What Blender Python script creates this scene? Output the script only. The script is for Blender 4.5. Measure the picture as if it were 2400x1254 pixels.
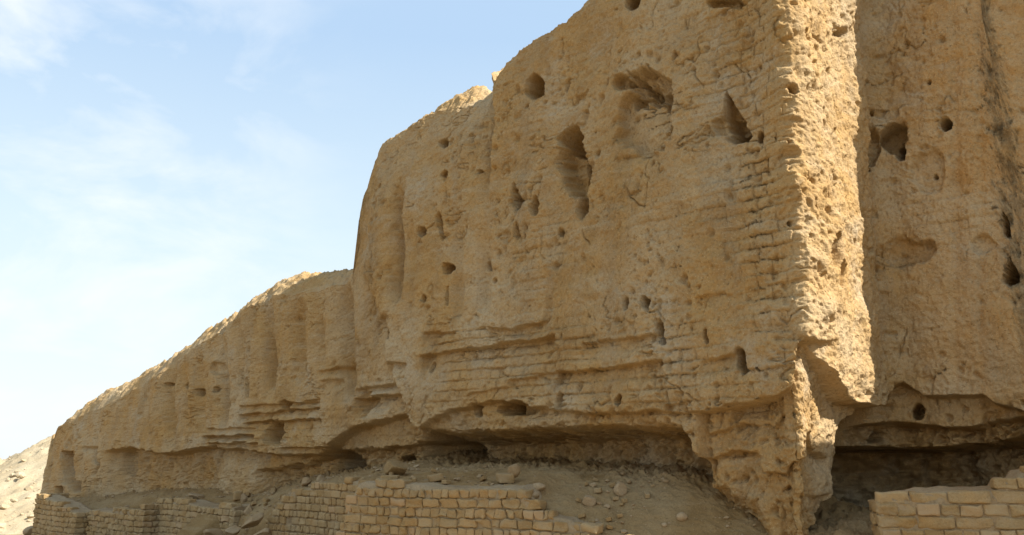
import bpy, math, random
import numpy as np
from mathutils import Vector

for o in list(bpy.data.objects):
    bpy.data.objects.remove(o)
scene = bpy.context.scene
col = scene.collection
R = math.radians
rng = np.random.default_rng(7)
random.seed(7)

# ------------------------------------------------------------------ camera
FPX, CX, CY, HOR = 2000.0, 1200.0, 627.0, 1070.0       # measured on the 2400 px wide photograph
TH = math.atan((HOR - CY) / FPX)
EYE = np.array([0.0, 0.0, 1.6])
cam = bpy.data.cameras.new('camera')
cam.sensor_width = 36.0
cam.lens = 36.0 * FPX / 2400.0
cam.clip_start = 0.1
cam.clip_end = 5000
co = bpy.data.objects.new('camera', cam)
co.location = EYE
co.rotation_euler = (R(90) + TH, 0, 0)
col.objects.link(co)
scene.camera = co

# ------------------------------------------------------------------ sun, sky, exposure
DA = np.array([0.724, -0.690])          # along the big wall, to the right
NA = np.array([-0.690, -0.724])         # out of the big wall, towards the viewer
SUN_EL = R(40)
sh = 0.94 * DA - 0.345 * NA
sh /= np.linalg.norm(sh)
sdir = Vector((sh[0] * math.cos(SUN_EL), sh[1] * math.cos(SUN_EL), math.sin(SUN_EL)))
sun = bpy.data.lights.new('sun', 'SUN')
sun.energy = 5.0
sun.angle = R(0.5)
sun.color = (1.0, 0.975, 0.92)
so = bpy.data.objects.new('sun', sun)
so.rotation_euler = sdir.to_track_quat('Z', 'Y').to_euler()
so.location = (30, -10, 40)
col.objects.link(so)

world = bpy.data.worlds.new('World')
scene.world = world
world.use_nodes = True
wt = world.node_tree
wt.nodes.clear()
wo = wt.nodes.new('ShaderNodeOutputWorld')
bg = wt.nodes.new('ShaderNodeBackground')
sky = wt.nodes.new('ShaderNodeTexSky')
sky.sky_type = 'NISHITA'
sky.sun_disc = False
sky.sun_elevation = SUN_EL
sky.sun_rotation = math.atan2(sh[0], sh[1])
sky.air_density = 1.0
sky.dust_density = 1.6
sky.ozone_density = 1.0
bg.inputs['Strength'].default_value = 0.11


def wn(t, **kw):
    n = wt.nodes.new(t)
    for k, v in kw.items():
        if k in n.inputs:
            n.inputs[k].default_value = v
        else:
            setattr(n, k, v)
    return n


# thin wispy cloud: noise on the sky direction, thicker to the left
tc = wn('ShaderNodeTexCoord')
mp = wn('ShaderNodeMapping')
mp.inputs['Rotation'].default_value = (0, R(-28), 0)
mp.inputs['Scale'].default_value = (1.6, 1.6, 3.4)
wt.links.new(tc.outputs['Generated'], mp.inputs['Vector'])
cn = wn('ShaderNodeTexNoise', Scale=3.4, Detail=7.0, Roughness=0.56, Distortion=0.35)
wt.links.new(mp.outputs['Vector'], cn.inputs['Vector'])
cr = wn('ShaderNodeMapRange')
cr.inputs['From Min'].default_value = 0.43
cr.inputs['From Max'].default_value = 0.72
wt.links.new(cn.outputs['Fac'], cr.inputs['Value'])
sx = wn('ShaderNodeSeparateXYZ')
wt.links.new(tc.outputs['Generated'], sx.inputs['Vector'])
lr = wn('ShaderNodeMapRange')
lr.inputs['From Min'].default_value = -0.12
lr.inputs['From Max'].default_value = -0.40
lr.interpolation_type = 'SMOOTHSTEP'
wt.links.new(sx.outputs['X'], lr.inputs['Value'])
mu = wn('ShaderNodeMath', operation='MULTIPLY')
wt.links.new(cr.outputs['Result'], mu.inputs[0])
wt.links.new(lr.outputs['Result'], mu.inputs[1])
mu2 = wn('ShaderNodeMath', operation='MULTIPLY')
mu2.inputs[1].default_value = 0.95
wt.links.new(mu.outputs[0], mu2.inputs[0])
mx = wn('ShaderNodeMixRGB')
mx.inputs['Color2'].default_value = (4.9, 5.1, 5.2, 1)
veil = wn('ShaderNodeMixRGB')          # thin high dust that pales the whole sky
vz = wn('ShaderNodeMapRange')
for k_, v_ in (('From Min', 0.02), ('From Max', 0.46)):
    vz.inputs[k_].default_value = v_
wt.links.new(sx.outputs['Z'], vz.inputs['Value'])
vc = wn('ShaderNodeValToRGB')
vc.color_ramp.elements[0].color = (4.6, 4.9, 5.0, 1)
vc.color_ramp.elements[1].color = (2.6, 3.55, 4.7, 1)
em = vc.color_ramp.elements.new(0.5)
em.color = (3.8, 4.55, 4.95, 1)
wt.links.new(vz.outputs['Result'], vc.inputs['Fac'])
wt.links.new(vc.outputs['Color'], veil.inputs['Color2'])
veil.inputs['Fac'].default_value = 0.86
wt.links.new(sky.outputs['Color'], veil.inputs['Color1'])
wt.links.new(mu2.outputs[0], mx.inputs['Fac'])
wt.links.new(veil.outputs['Color'], mx.inputs['Color1'])
wt.links.new(mx.outputs['Color'], bg.inputs['Color'])
wt.links.new(bg.outputs['Background'], wo.inputs['Surface'])

scene.view_settings.view_transform = 'Standard'
scene.view_settings.look = 'None'
scene.view_settings.exposure = 0.95
scene.view_settings.gamma = 1.0

# ------------------------------------------------------------------ numeric helpers
CT, ST = math.cos(TH), math.sin(TH)


def project(X, Y, Z):
    """world -> survey coordinates of the 2400 px photograph"""
    z = Z - EYE[2]
    f = Y * CT + z * ST
    u = -Y * ST + z * CT
    return CX + FPX * X / f, CY - FPX * u / f


def ray(px, py):
    x, y = (px - CX) / FPX, (CY - py) / FPX
    return np.array([x, CT - y * ST, ST + y * CT])


def at_depth(px, py, Y):
    d = ray(px, py)
    return EYE + d * (Y / d[1])


def at_z(px, py, z):
    d = ray(px, py)
    return EYE + d * ((z - EYE[2]) / d[2])


def sst(e0, e1, x):
    t = np.clip((x - e0) / (e1 - e0), 0, 1)
    return t * t * (3 - 2 * t)


_perm = np.random.default_rng(3).permutation(4096).astype(np.int32)
_perm = np.concatenate([_perm, _perm])
_g = np.random.default_rng(4).normal(size=(4096, 3))
_g = (_g / np.linalg.norm(_g, axis=1)[:, None]).astype(np.float32)


def perlin(x, y, z):
    x = np.asarray(x, np.float32); y = np.asarray(y, np.float32); z = np.asarray(z, np.float32)
    x, y, z = np.broadcast_arrays(x, y, z)
    xi = np.floor(x).astype(np.int32); yi = np.floor(y).astype(np.int32); zi = np.floor(z).astype(np.int32)
    xf = x - xi; yf = y - yi; zf = z - zi
    xi &= 4095; yi &= 4095; zi &= 4095
    u = xf * xf * xf * (xf * (xf * 6 - 15) + 10)
    v = yf * yf * yf * (yf * (yf * 6 - 15) + 10)
    w = zf * zf * zf * (zf * (zf * 6 - 15) + 10)
    out = 0
    for i in (0, 1):
        a = _perm[(xi + i) & 4095]
        wx = u if i else 1 - u
        for j in (0, 1):
            b = _perm[(a + yi + j) & 4095]
            wy = v if j else 1 - v
            for k in (0, 1):
                g = _g[_perm[(b + zi + k) & 4095]]
                wz = w if k else 1 - w
                out = out + wx * wy * wz * (g[..., 0] * (xf - i) + g[..., 1] * (yf - j) + g[..., 2] * (zf - k))
    return out * 1.5


def fbm(x, y, z, f, octv, gain=0.5, ridged=False):
    s, amp, tot = 0, 1.0, 0.0
    for o in range(octv):
        n = perlin(x * f + 17.3 * o, y * f + 5.1 * o, z * f + 9.7 * o)
        if ridged:
            n = 1 - 2 * np.abs(n)
        s = s + n * amp
        tot += amp
        amp *= gain
        f *= 2.03
    return s / tot


# ------------------------------------------------------------------ object helpers
def tag(o, label=None, cat=None, group=None, kind=None):
    if label: o['label'] = label
    if cat: o['category'] = cat
    if group: o['group'] = group
    if kind: o['kind'] = kind
    return o


def empty(name, loc, label, cat, group=None):
    o = bpy.data.objects.new(name, None)
    o.location = loc
    col.objects.link(o)
    return tag(o, label, cat, group, 'thing')


def link_mesh(name, V, F, mat, parent=None, smooth=True):
    """V (n,3), F (m,4) or (m,3) arrays -> one object"""
    V = np.ascontiguousarray(V, np.float32)
    F = np.ascontiguousarray(F, np.int32)
    k = F.shape[1]
    me = bpy.data.meshes.new(name)
    me.vertices.add(len(V))
    me.vertices.foreach_set('co', V.ravel())
    me.loops.add(F.size)
    me.loops.foreach_set('vertex_index', F.ravel())
    me.polygons.add(len(F))
    me.polygons.foreach_set('loop_start', np.arange(0, F.size, k, dtype=np.int32))
    me.polygons.foreach_set('use_smooth', np.full(len(F), smooth, dtype=bool))
    me.update(calc_edges=True)
    me.materials.append(mat)
    o = bpy.data.objects.new(name, me)
    col.objects.link(o)
    if parent is not None:
        o.parent = parent
        o.location = -np.array(parent.location)
    return o


def grid_faces(nr, nc):
    i = np.arange(nr - 1)[:, None] * nc + np.arange(nc - 1)[None, :]
    return np.stack([i, i + 1, i + nc + 1, i + nc], -1).reshape(-1, 4)


# ------------------------------------------------------------------ materials
def mud(name, c_dark, c_mid, c_pale, scale=1.0, bump=0.5, grit=0.35, orange=None):
    m = bpy.data.materials.new(name)
    m.use_nodes = True
    nt = m.node_tree
    nt.nodes.clear()
    out = nt.nodes.new('ShaderNodeOutputMaterial')
    bs = nt.nodes.new('ShaderNodeBsdfPrincipled')
    bs.inputs['Roughness'].default_value = 0.95
    bs.inputs['Specular IOR Level'].default_value = 0.08
    g = nt.nodes.new('ShaderNodeNewGeometry')

    def noise(sc, det=6, rough=0.6, dist=0.0, vec=None):
        n = nt.nodes.new('ShaderNodeTexNoise')
        n.inputs['Scale'].default_value = sc * scale
        n.inputs['Detail'].default_value = det
        n.inputs['Roughness'].default_value = rough
        n.inputs['Distortion'].default_value = dist
        nt.links.new(vec if vec else g.outputs['Position'], n.inputs['Vector'])
        return n.outputs['Fac']

    def rng_(v, a, b, c=0.0, d=1.0):
        n = nt.nodes.new('ShaderNodeMapRange')
        n.inputs['From Min'].default_value = a
        n.inputs['From Max'].default_value = b
        n.inputs['To Min'].default_value = c
        n.inputs['To Max'].default_value = d
        nt.links.new(v, n.inputs['Value'])
        return n.outputs['Result']

    def mix(f, a, b, mode='MIX'):
        n = nt.nodes.new('ShaderNodeMixRGB')
        n.blend_type = mode
        for s, v in ((n.inputs['Fac'], f), (n.inputs['Color1'], a), (n.inputs['Color2'], b)):
            if isinstance(v, (int, float)):
                s.default_value = v
            elif isinstance(v, tuple):
                s.default_value = (*v, 1)
            else:
                nt.links.new(v, s)
        return n.outputs['Color']
    big = noise(0.55, 4)
    med = noise(2.6, 8, 0.65)
    fine = noise(26, 6, 0.7)
    mpn = nt.nodes.new('ShaderNodeMapping')           # courses: noise stretched along the wall
    mpn.inputs['Scale'].default_value = (0.5, 0.5, 5.0)
    nt.links.new(g.outputs['Position'], mpn.inputs['Vector'])
    lay = noise(1.4, 5, 0.6, 0.3, mpn.outputs['Vector'])
    c = mix(rng_(med, 0.33, 0.66), c_dark, c_mid)
    c = mix(rng_(big, 0.42, 0.66, 0, 0.75), c, c_pale)
    c = mix(rng_(lay, 0.54, 0.70, 0, 0.55), c, c_pale)
    if orange:
        c = mix(rng_(noise(1.3, 6, 0.65), 0.48, 0.66, 0, 0.55), c, orange)
    if name == 'eroded_mud':                          # rain streaks and grey dust washed down the face
        mst = nt.nodes.new('ShaderNodeMapping')
        mst.inputs['Scale'].default_value = (1.5, 1.5, 0.16)
        nt.links.new(g.outputs['Position'], mst.inputs['Vector'])
        c = mix(rng_(noise(1.6, 5, 0.62, 0.4, mst.outputs['Vector']), 0.50, 0.68, 0.0, 0.45), c, (0.34, 0.25, 0.15))
        c = mix(rng_(noise(0.8, 6, 0.68, 0.2), 0.56, 0.66, 0.0, 0.6), c, (0.45, 0.36, 0.24))
    c = mix(rng_(fine, 0.3, 0.52, 0.5, 0.0), c, tuple(v * 0.55 for v in c_dark))
    if name == 'mud_brick':                           # every brick fired and weathered a little differently
        an = nt.nodes.new('ShaderNodeAttribute')
        an.attribute_name = 'tone'
        c = mix(rng_(an.outputs['Fac'], 0.0, 0.3, 0.28, 0.0), c, tuple(v * 0.72 for v in c_dark))
        c = mix(rng_(an.outputs['Fac'], 0.93, 0.96, 0.0, 0.55), c, (0.36, 0.19, 0.10))
        c = mix(rng_(an.outputs['Fac'], 0.6, 0.9, 0.0, 0.5), c, c_pale)
        c = mix(rng_(noise(2.2, 6, 0.65), 0.5, 0.66, 0, 0.7), c, (0.36, 0.26, 0.145))   # mud smeared over the faces
    # straw and chalk flecks, dark grit
    vor = nt.nodes.new('ShaderNodeTexVoronoi')
    vor.inputs['Scale'].default_value = 34 * scale
    nt.links.new(g.outputs['Position'], vor.inputs['Vector'])
    c = mix(rng_(vor.outputs['Distance'], 0.10, 0.18, grit, 0.0), c, tuple(min(1, v * 1.5 + 0.08) for v in c_pale))
    vor2 = nt.nodes.new('ShaderNodeTexVoronoi')
    vor2.inputs['Scale'].default_value = 21 * scale
    nt.links.new(g.outputs['Position'], vor2.inputs['Vector'])
    mk = nt.nodes.new('ShaderNodeMath'); mk.operation = 'MULTIPLY'
    nt.links.new(rng_(vor2.outputs['Distance'], 0.08, 0.22, grit * 1.3, 0.0), mk.inputs[0])
    nt.links.new(rng_(noise(3.1, 5, 0.65), 0.48, 0.62), mk.inputs[1])
    c = mix(mk.outputs[0], c, tuple(v * 0.45 for v in c_dark))
    nt.links.new(c, bs.inputs['Base Color'])
    # relief finer than the mesh
    ma = nt.nodes.new('ShaderNodeMath')
    ma.operation = 'MULTIPLY_ADD'
    ma.inputs[1].default_value = 0.6
    nt.links.new(fine, ma.inputs[0])
    nt.links.new(rng_(vor2.outputs['Distance'], 0.0, 0.35, -0.25, 0.1), ma.inputs[2])
    ma2 = nt.nodes.new('ShaderNodeMath')
    ma2.operation = 'ADD'
    nt.links.new(ma.outputs[0], ma2.inputs[0])
    nt.links.new(noise(9, 5, 0.65), ma2.inputs[1])
    b = nt.nodes.new('ShaderNodeBump')
    b.inputs['Strength'].default_value = bump
    b.inputs['Distance'].default_value = 0.03 / scale
    nt.links.new(ma2.outputs[0], b.inputs['Height'])
    nt.links.new(b.outputs['Normal'], bs.inputs['Normal'])
    nt.links.new(bs.outputs['BSDF'], out.inputs['Surface'])
    return m


M_WALL = mud('eroded_mud', (0.36, 0.22, 0.09), (0.455, 0.294, 0.126), (0.495, 0.378, 0.228), orange=(0.44, 0.25, 0.082), bump=1.0, grit=0.45)
M_BRICK = mud('mud_brick', (0.29, 0.185, 0.08), (0.385, 0.255, 0.112), (0.45, 0.33, 0.18), scale=1.6, bump=0.6, orange=(0.42, 0.24, 0.09))
M_MORTAR = mud('mud_mortar', (0.26, 0.18, 0.10), (0.34, 0.24, 0.13), (0.40, 0.30, 0.18), bump=0.6)
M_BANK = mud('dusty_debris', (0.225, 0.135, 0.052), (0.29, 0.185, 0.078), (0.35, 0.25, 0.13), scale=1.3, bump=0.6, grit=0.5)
M_HILL = mud('pale_hill', (0.34, 0.26, 0.155), (0.42, 0.33, 0.205), (0.50, 0.41, 0.27), scale=0.5, bump=0.6, grit=0.7)
M_SAND = mud('desert_sand', (0.23, 0.165, 0.09), (0.28, 0.205, 0.112), (0.33, 0.25, 0.145), scale=0.6, bump=0.4)
M_ROCK = mud('rubble_rock', (0.27, 0.178, 0.09), (0.35, 0.24, 0.125), (0.43, 0.32, 0.195), scale=2.0, bump=0.35, grit=0.2)

# ------------------------------------------------------------------ the great mudbrick wall: one continuous grid
# plan: end face (left) -> long face A -> outer corner -> sunlit return -> inner corner -> recessed face B
C0 = np.array([3.43, 10.0])
A_END = 25.4
W_RET = 2.6
BAT = 0.045


def PA(a):
    a = np.asarray(a, float)
    return C0 - a[..., None] * DA


def build_path():
    pts, nrm, reg = [], [], []
    # left end, coming from behind
    rc = 0.6
    for v in np.linspace(-5, -rc, 46):
        pts.append(C0 - A_END * DA + NA * v); nrm.append(-DA); reg.append(0)
    cc = C0 - (A_END - rc) * DA - NA * rc
    for t in np.linspace(0, math.pi / 2, 16)[1:-1]:
        n = -DA * math.cos(t) + NA * math.sin(t)
        pts.append(cc + rc * n); nrm.append(n); reg.append(0)
    # long face, columns spaced evenly as seen from the path in front of it
    aa = np.linspace(A_END - rc, 0.12, 6000)
    p = PA(aa)
    qx, _ = project(p[:, 0], p[:, 1], np.full(len(aa), 2.5))
    dens = 1 / 2.0 + 0.8 * np.exp(-((qx - 842) / 9) ** 2) + 0.5 * np.exp(-((qx - 1160) / 10) ** 2)
    cum = np.concatenate([[0], np.cumsum(0.5 * (dens[1:] + dens[:-1]) * np.diff(qx))])
    tgt = np.linspace(0, cum[-1], int(cum[-1]))
    for a in np.interp(tgt, cum, aa):
        pts.append(C0 - a * DA); nrm.append(NA); reg.append(1)
    # outer corner
    rc = 0.12
    cc = C0 - rc * DA - NA * rc
    for t in np.linspace(0, math.pi / 2, 14)[1:-1]:
        n = NA * math.cos(t) + DA * math.sin(t)
        pts.append(cc + rc * n); nrm.append(n); reg.append(2)
    ri = 0.35
    for v in np.arange(rc, W_RET - ri, 0.0175):
        pts.append(C0 - NA * v); nrm.append(DA); reg.append(2)
    cc = C0 - NA * (W_RET - ri) + DA * ri
    for t in np.linspace(0, math.pi / 2, 90)[1:-1]:
        n = DA * math.cos(t) + NA * math.sin(t)
        pts.append(cc - ri * n); nrm.append(n); reg.append(3)
    for t in np.concatenate([np.arange(ri, 1.9, 0.0125), np.arange(1.9, 2.5, 0.03), np.linspace(2.5, 9, 90)]):
        pts.append(C0 - NA * W_RET + DA * t); nrm.append(NA); reg.append(3)
    return np.array(pts), np.array(nrm), np.array(reg)


PP, PN, PR = build_path()
NC = len(PP)
_sg = np.where(PR == 1, -(-((PP - C0) @ DA)), np.where(PR == 2, -((PP - C0) @ NA), 99.0))
_th = (math.pi / 2) * sst(-0.75, 0.75, _sg)
_near = ((PR == 1) & (_sg > -0.75)) | ((PR == 2) & (_sg < 0.75))
PD = np.where(_near[:, None], NA[None] * np.cos(_th)[:, None] + DA[None] * np.sin(_th)[:, None], PN)
AC = -((PP - C0) @ DA)              # along-wall coordinate (a>0 left)
VC = (PP - C0) @ NA                 # depth coordinate (v<0 back)
ZB = -1.9
PBAT = np.where(PR == 1, BAT, 0.03)
_ang = np.clip(PD @ DA, 0, 1) ** 2
PBAT = np.where((PR == 2) | (PR == 1), BAT * (1 - _ang) - 0.035 * _ang, PBAT)
PBAT = np.where(PR == 3, BAT * (1 - _ang) - 0.035 * _ang, PBAT)

EDGE = np.array([(60, 1120), (104, 1095), (112, 1050), (130, 1003), (160, 986), (200, 968), (260, 942), (330, 900),
                 (400, 858), (480, 798), (520, 768), (560, 734), (600, 712), (650, 692), (700, 690), (760, 680), (800, 662),
                 (836, 640), (841, 600), (842, 500), (848, 452), (870, 408), (892, 372), (905, 342), (940, 312), (975, 288),
                 (1010, 264), (1060, 252), (1120, 250), (1156, 244), (1160, 205), (1164, 186), (1200, 140), (1230, 112),
                 (1280, 72), (1330, 40), (1370, 2), (1440, -70), (1520, -150), (1600, -240), (1700, -330), (1780, -440), (1850, -640), (1900, -800)], float)
RISE = np.array([(60, 14), (130, 14), (200, 26), (330, 32), (480, 26), (560, 8), (600, 20), (640, 30), (720, 26), (800, 20), (838, 16),
                 (845, 4), (980, 6), (1020, 20), (1080, 30), (1150, 28), (1165, 4), (1400, 4)], float)

zs = np.linspace(0, 12.5, 900)


def base_xy(zz):
    """base surface (battered) at height zz (rows, cols)"""
    off = -PBAT[None, :] * (zz - 1.6)
    return PP[None, :, 0] + PD[None, :, 0] * off, PP[None, :, 1] + PD[None, :, 1] * off


ZT = np.zeros(NC)
bx, by = base_xy(np.repeat(zs[:, None], NC, 1))
qx, qy = project(bx, by, zs[:, None])
dap = np.interp(qx, [838, 850, 1155, 1172], [-0.1, -0.25, -0.28, 0.11])      # the tall mass stands proud by this much
qx, qy = project(bx + PN[None, :, 0] * dap, by + PN[None, :, 1] * dap, zs[:, None])
inside = qy > np.interp(qx, EDGE[:, 0], EDGE[:, 1])
for c in range(NC):
    k = np.nonzero(inside[:, c])[0]
    ZT[c] = zs[k[-1]] if len(k) else 1.0
isA = PR == 1
first = np.nonzero(isA)[0][0]
ZT[PR == 0] = ZT[first + 4] - 0.15
ZT = np.minimum(ZT, 11.4)
ZT[PR >= 2] = 11.4
tB = -AC
B = PR == 3
# recessed face: tall up to just past the frame, then an unseen top shaped to shadow the return, stump and bank
ZT[B] = np.interp(tB[B], [0, 2.8, 2.9, 3.4, 3.6, 4.5, 4.7, 5.5, 7.1, 9], [11.4, 11.2, 4.5, 5.0, 4.3, 5.0, 6.1, 6.8, 8.2, 8.0])
ZT += 0.10 * fbm(AC * 1.3, VC, 0 * AC, 1.0, 4) + 0.05 * fbm(AC, VC, 0 * AC, 4.0, 3)


def pline(pts, x):
    pts = np.asarray(pts, float)
    return np.interp(x, pts[:, 0], pts[:, 1])


def lip(qx, qy, pts, depth, w, fade=None, soft=6, jag=0):
    """surface steps back below a line: everything under it is recessed by depth, easing out over fade"""
    pts = np.asarray(pts, float)
    y = np.interp(qx, pts[:, 0], pts[:, 1]) + jag
    m = sst(pts[0, 0] - soft, pts[0, 0] + soft, qx) * (1 - sst(pts[-1, 0] - soft, pts[-1, 0] + soft, qx))
    s = sst(0, w, qy - y)
    if fade:
        s = s * (1 - np.clip((qy - y - w) / fade, 0, 1))
    return -depth * m * s


def hole(qx, qy, x, y, rx, ry, depth, nz=0, drop=0.0, sharp=0.25, tilt=0.0):
    """pocket; drop > 0 narrows it towards the top like a tear"""
    dy = (qy - y) / ry
    dx = (qx - x - tilt * (qy - y)) / rx
    dx = dx / np.clip(1 + drop * np.clip(dy, -1, 1), 0.15, 3)
    r = np.sqrt(dx * dx + dy * dy) + nz
    return -1.5 * depth * (1 - sst(1 - 0.7 * sharp, 1 + 0.7 * sharp, r))


WRETM = np.where(PR == 2, sst(0.0, 0.75, -VC), 0.0)
WRET = np.where(PR == 2, sst(0.02, 0.12, -VC), 0.0)
WFACE = np.where(PR <= 1, 1.0, np.where(PR == 2, 1 - sst(0.02, 0.12, -VC), 0.0))


def macro(qx, qy, AA, ZZ, VV, reg):
    """outward displacement (m) of the large forms"""
    X, Y, Z = AA, VV, ZZ
    j1 = 9 * fbm(X, Y, Z, 2.2, 4)                    # ragged edges, in survey px
    j2 = 0.75 * fbm(X, Y, Z, 3.0, 4, 0.6)
    r2 = WRETM[None, :] + 0 * qx
    r3 = (reg == 3) * 1.0
    D = 0.20 * fbm(X * 0.8, Y, Z * 0.5, 0.55, 3) + 0.075 * fbm(X, Y, Z, 1.5, 3) + 0.05 * fbm(X, Y, Z * 0.22, 1.9, 2)
    rA = 1 - WRETM[None, :] * (PR == 2)[None, :] - (PR == 3)[None, :] + 0 * qx
    A = 0
    # tall mass stands proud of the low stretch, proud again right of the crease
    ex = np.interp(qy, [0, 480, 620, 700, 760, 850, 960, 1020], [838, 838, 846, 880, 904, 905, 958, 975]) + 0.8 * j1
    A = A + 0.22 * (sst(-16, 14, qx - ex) - 0.5) - 0.16 * (1 - sst(0, 42, qx - ex)) * sst(-16, 10, qx - ex) * (qy < 640)
    cx = np.interp(qy, [0, 190, 300, 420, 620], [1160, 1160, 1168, 1160, 1135]) + 0.6 * j1
    k = 1 - sst(230, 520, qy)
    A = A + 0.40 * (sst(-7, 7, qx - cx) - 1) * k * sst(800, 860, qx) - 0.25 * np.exp(-((qx - cx + 9) / 8) ** 2) * k
    A = A + 0.16 * np.exp(-((qx - 1090) / 60) ** 2 - ((qy - 330) / 70) ** 2)
    # rain flutes
    for x, y0, y1, w, d in ((330, 930, 1040, 10, .12), (385, 850, 1050, 11, .22), (425, 880, 1010, 9, .1), (455, 860, 1000, 8, .1), (502, 800, 1000, 10, .22),
                            (545, 770, 930, 10, .10), (618, 735, 930, 13, .26), (688, 740, 900, 13, .16), (742, 770, 860, 10, .10),
                            (796, 700, 940, 16, .26), (935, 470, 720, 12, .20), (968, 520, 760, 10, .06), (1085, 520, 760, 14, .10),
                            (1148, 560, 740, 14, .10), (1290, 690, 760, 10, .08)):
        wob = 5 * perlin(ZZ * 0.9, 0 * ZZ + x * 0.13, 0 * ZZ)
        f = sst(y0 - 60, y0 + 30, qy) * (1 - sst(y1 - 50, y1 + 20, qy))
        A = A - (1.2 if x < 560 else 1.5) * d * f * np.exp(-(((qx - x - wob) / w) ** 2))
    A = A + 0.11 * fbm(X, Y, Z * 0.10, 1.1, 3) * (1 - sst(780, 900, qx)) * (1 - sst(960, 1040, qy))
    # brick ledges: whole bricks have fallen away under these lines
    for pts, d, fd in (([(996, 832), (1310, 787)], .19, 85), ([(1306, 873), (1563, 842)], .18, 75), ([(1000, 782), (1084, 775)], .12, 44),
                       ([(1156, 766), (1215, 772), (1290, 748)], .12, 46), ([(1370, 803), (1550, 783)], .10, 42),
                       ([(1205, 890), (1310, 872)], .08, 40), ([(1110, 922), (1200, 905)], .06, 30), ([(1650, 845), (1735, 825)], .09, 50),
                       ([(735, 864), (790, 858)], .10, 20), ([(738, 886), (778, 884)], .10, 22), ([(820, 908), (935, 893)], .14, 18),
                       ([(820, 930), (938, 918)], .26, 50), ([(545, 948), (735, 936)], .10, 18), ([(545, 969), (735, 951)], .16, 22),
                       ([(556, 988), (740, 976)], .16, 46), ([(460, 1002), (576, 1001)], .08, 16), ([(458, 1019), (578, 1018)], .2, 14),
                       ([(466, 1036), (588, 1034)], .22, 60), ([(640, 1048), (735, 1046)], .12, 40), ([(880, 742), (918, 738)], .10, 28),
                       ([(1450, 372), (1560, 360)], .05, 26), ([(700, 935), (735, 930)], .1, 16), ([(1640, 700), (1800, 676)], .04, 30),
                       ([(905, 846), (960, 850)], .12, 35), ([(1565, 945), (1615, 940)], .14, 38), ([(1730, 872), (1860, 852)], .06, 30),
                       ([(1700, 950), (1830, 925)], .10, 60)):
        bi = np.floor((qx + 13 * np.floor(qy / 24)) / 34.0)
        hh = np.modf(np.abs(np.sin(bi * 12.9 + pts[0][0])) * 4375.85)[0]
        A = A + lip(qx, qy + 5 * (hh - 0.5), pts, d, 5, fd, soft=3, jag=0.35 * j1) * (0.75 + 0.55 * hh)
    # lower lips
    A = A + lip(qx, qy, [(995, 1000), (1050, 968), (1110, 944), (1200, 938), (1290, 955), (1400, 966), (1540, 957), (1600, 968), (1640, 964)],
                .16, 10, None, 10, 1.2 * j1)
    A = A + lip(qx, qy, [(955, 985), (1000, 1000), (1060, 1006), (1150, 1003), (1300, 994), (1450, 990), (1590, 994), (1622, 1060)],
                1.1, 40, None, 12, 0.9 * j1)
    A = A + lip(qx, qy, [(240, 1052), (300, 1046), (350, 1060), (400, 1056), (470, 1042)], .42, 9, None, 12, j1)
    A = A + lip(qx, qy, [(470, 1046), (575, 1052), (640, 1066), (720, 1060), (800, 1003), (870, 982), (945, 962), (990, 1000)], .34, 9, None, 12, j1)
    A = A + lip(qx, qy, [(560, 1100), (650, 1085), (760, 1050), (860, 1045), (960, 1030)], .30, 12, None, 20, 1.5 * j1)
    A = A + lip(qx, qy, [(930, 1040), (975, 1020), (1010, 1030)], .55, 12, None, 14, 1.5 * j1)
    # broken corner and the stump below it
    A = A + lip(qx, qy, [(1632, 964), (1720, 950), (1820, 926), (1856, 905), (1866, 800), (1990, 790)], .28, 9, None, 8, 0.9 * j1)
    A = A + lip(qx, qy, [(1615, 1066), (1640, 1074), (1690, 1052), (1750, 1056), (1770, 1105), (1830, 1108), (1860, 1080), (1960, 1060)], .16, 7, None, 10, 1.2 * j1)
    A = A + lip(qx, qy, [(1640, 1015), (1720, 985), (1800, 1000), (1830, 960)], .10, 8, 60, 10, 1.2 * j1)
    A = A + lip(qx, qy, [(1800, 1150), (1830, 1135), (1900, 1165), (1960, 1160)], .08, 8, None, 8, j1)
    A = A - 1.0 * sst(0, 210, qy - np.interp(qx, [1560, 1620, 1700, 1760, 1800, 1960], [1045, 1086, 1150, 1215, 1275, 1420]) + 2 * j1) * sst(1560, 1620, qx) * (1 - sst(1850, 1930, qx))
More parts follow.
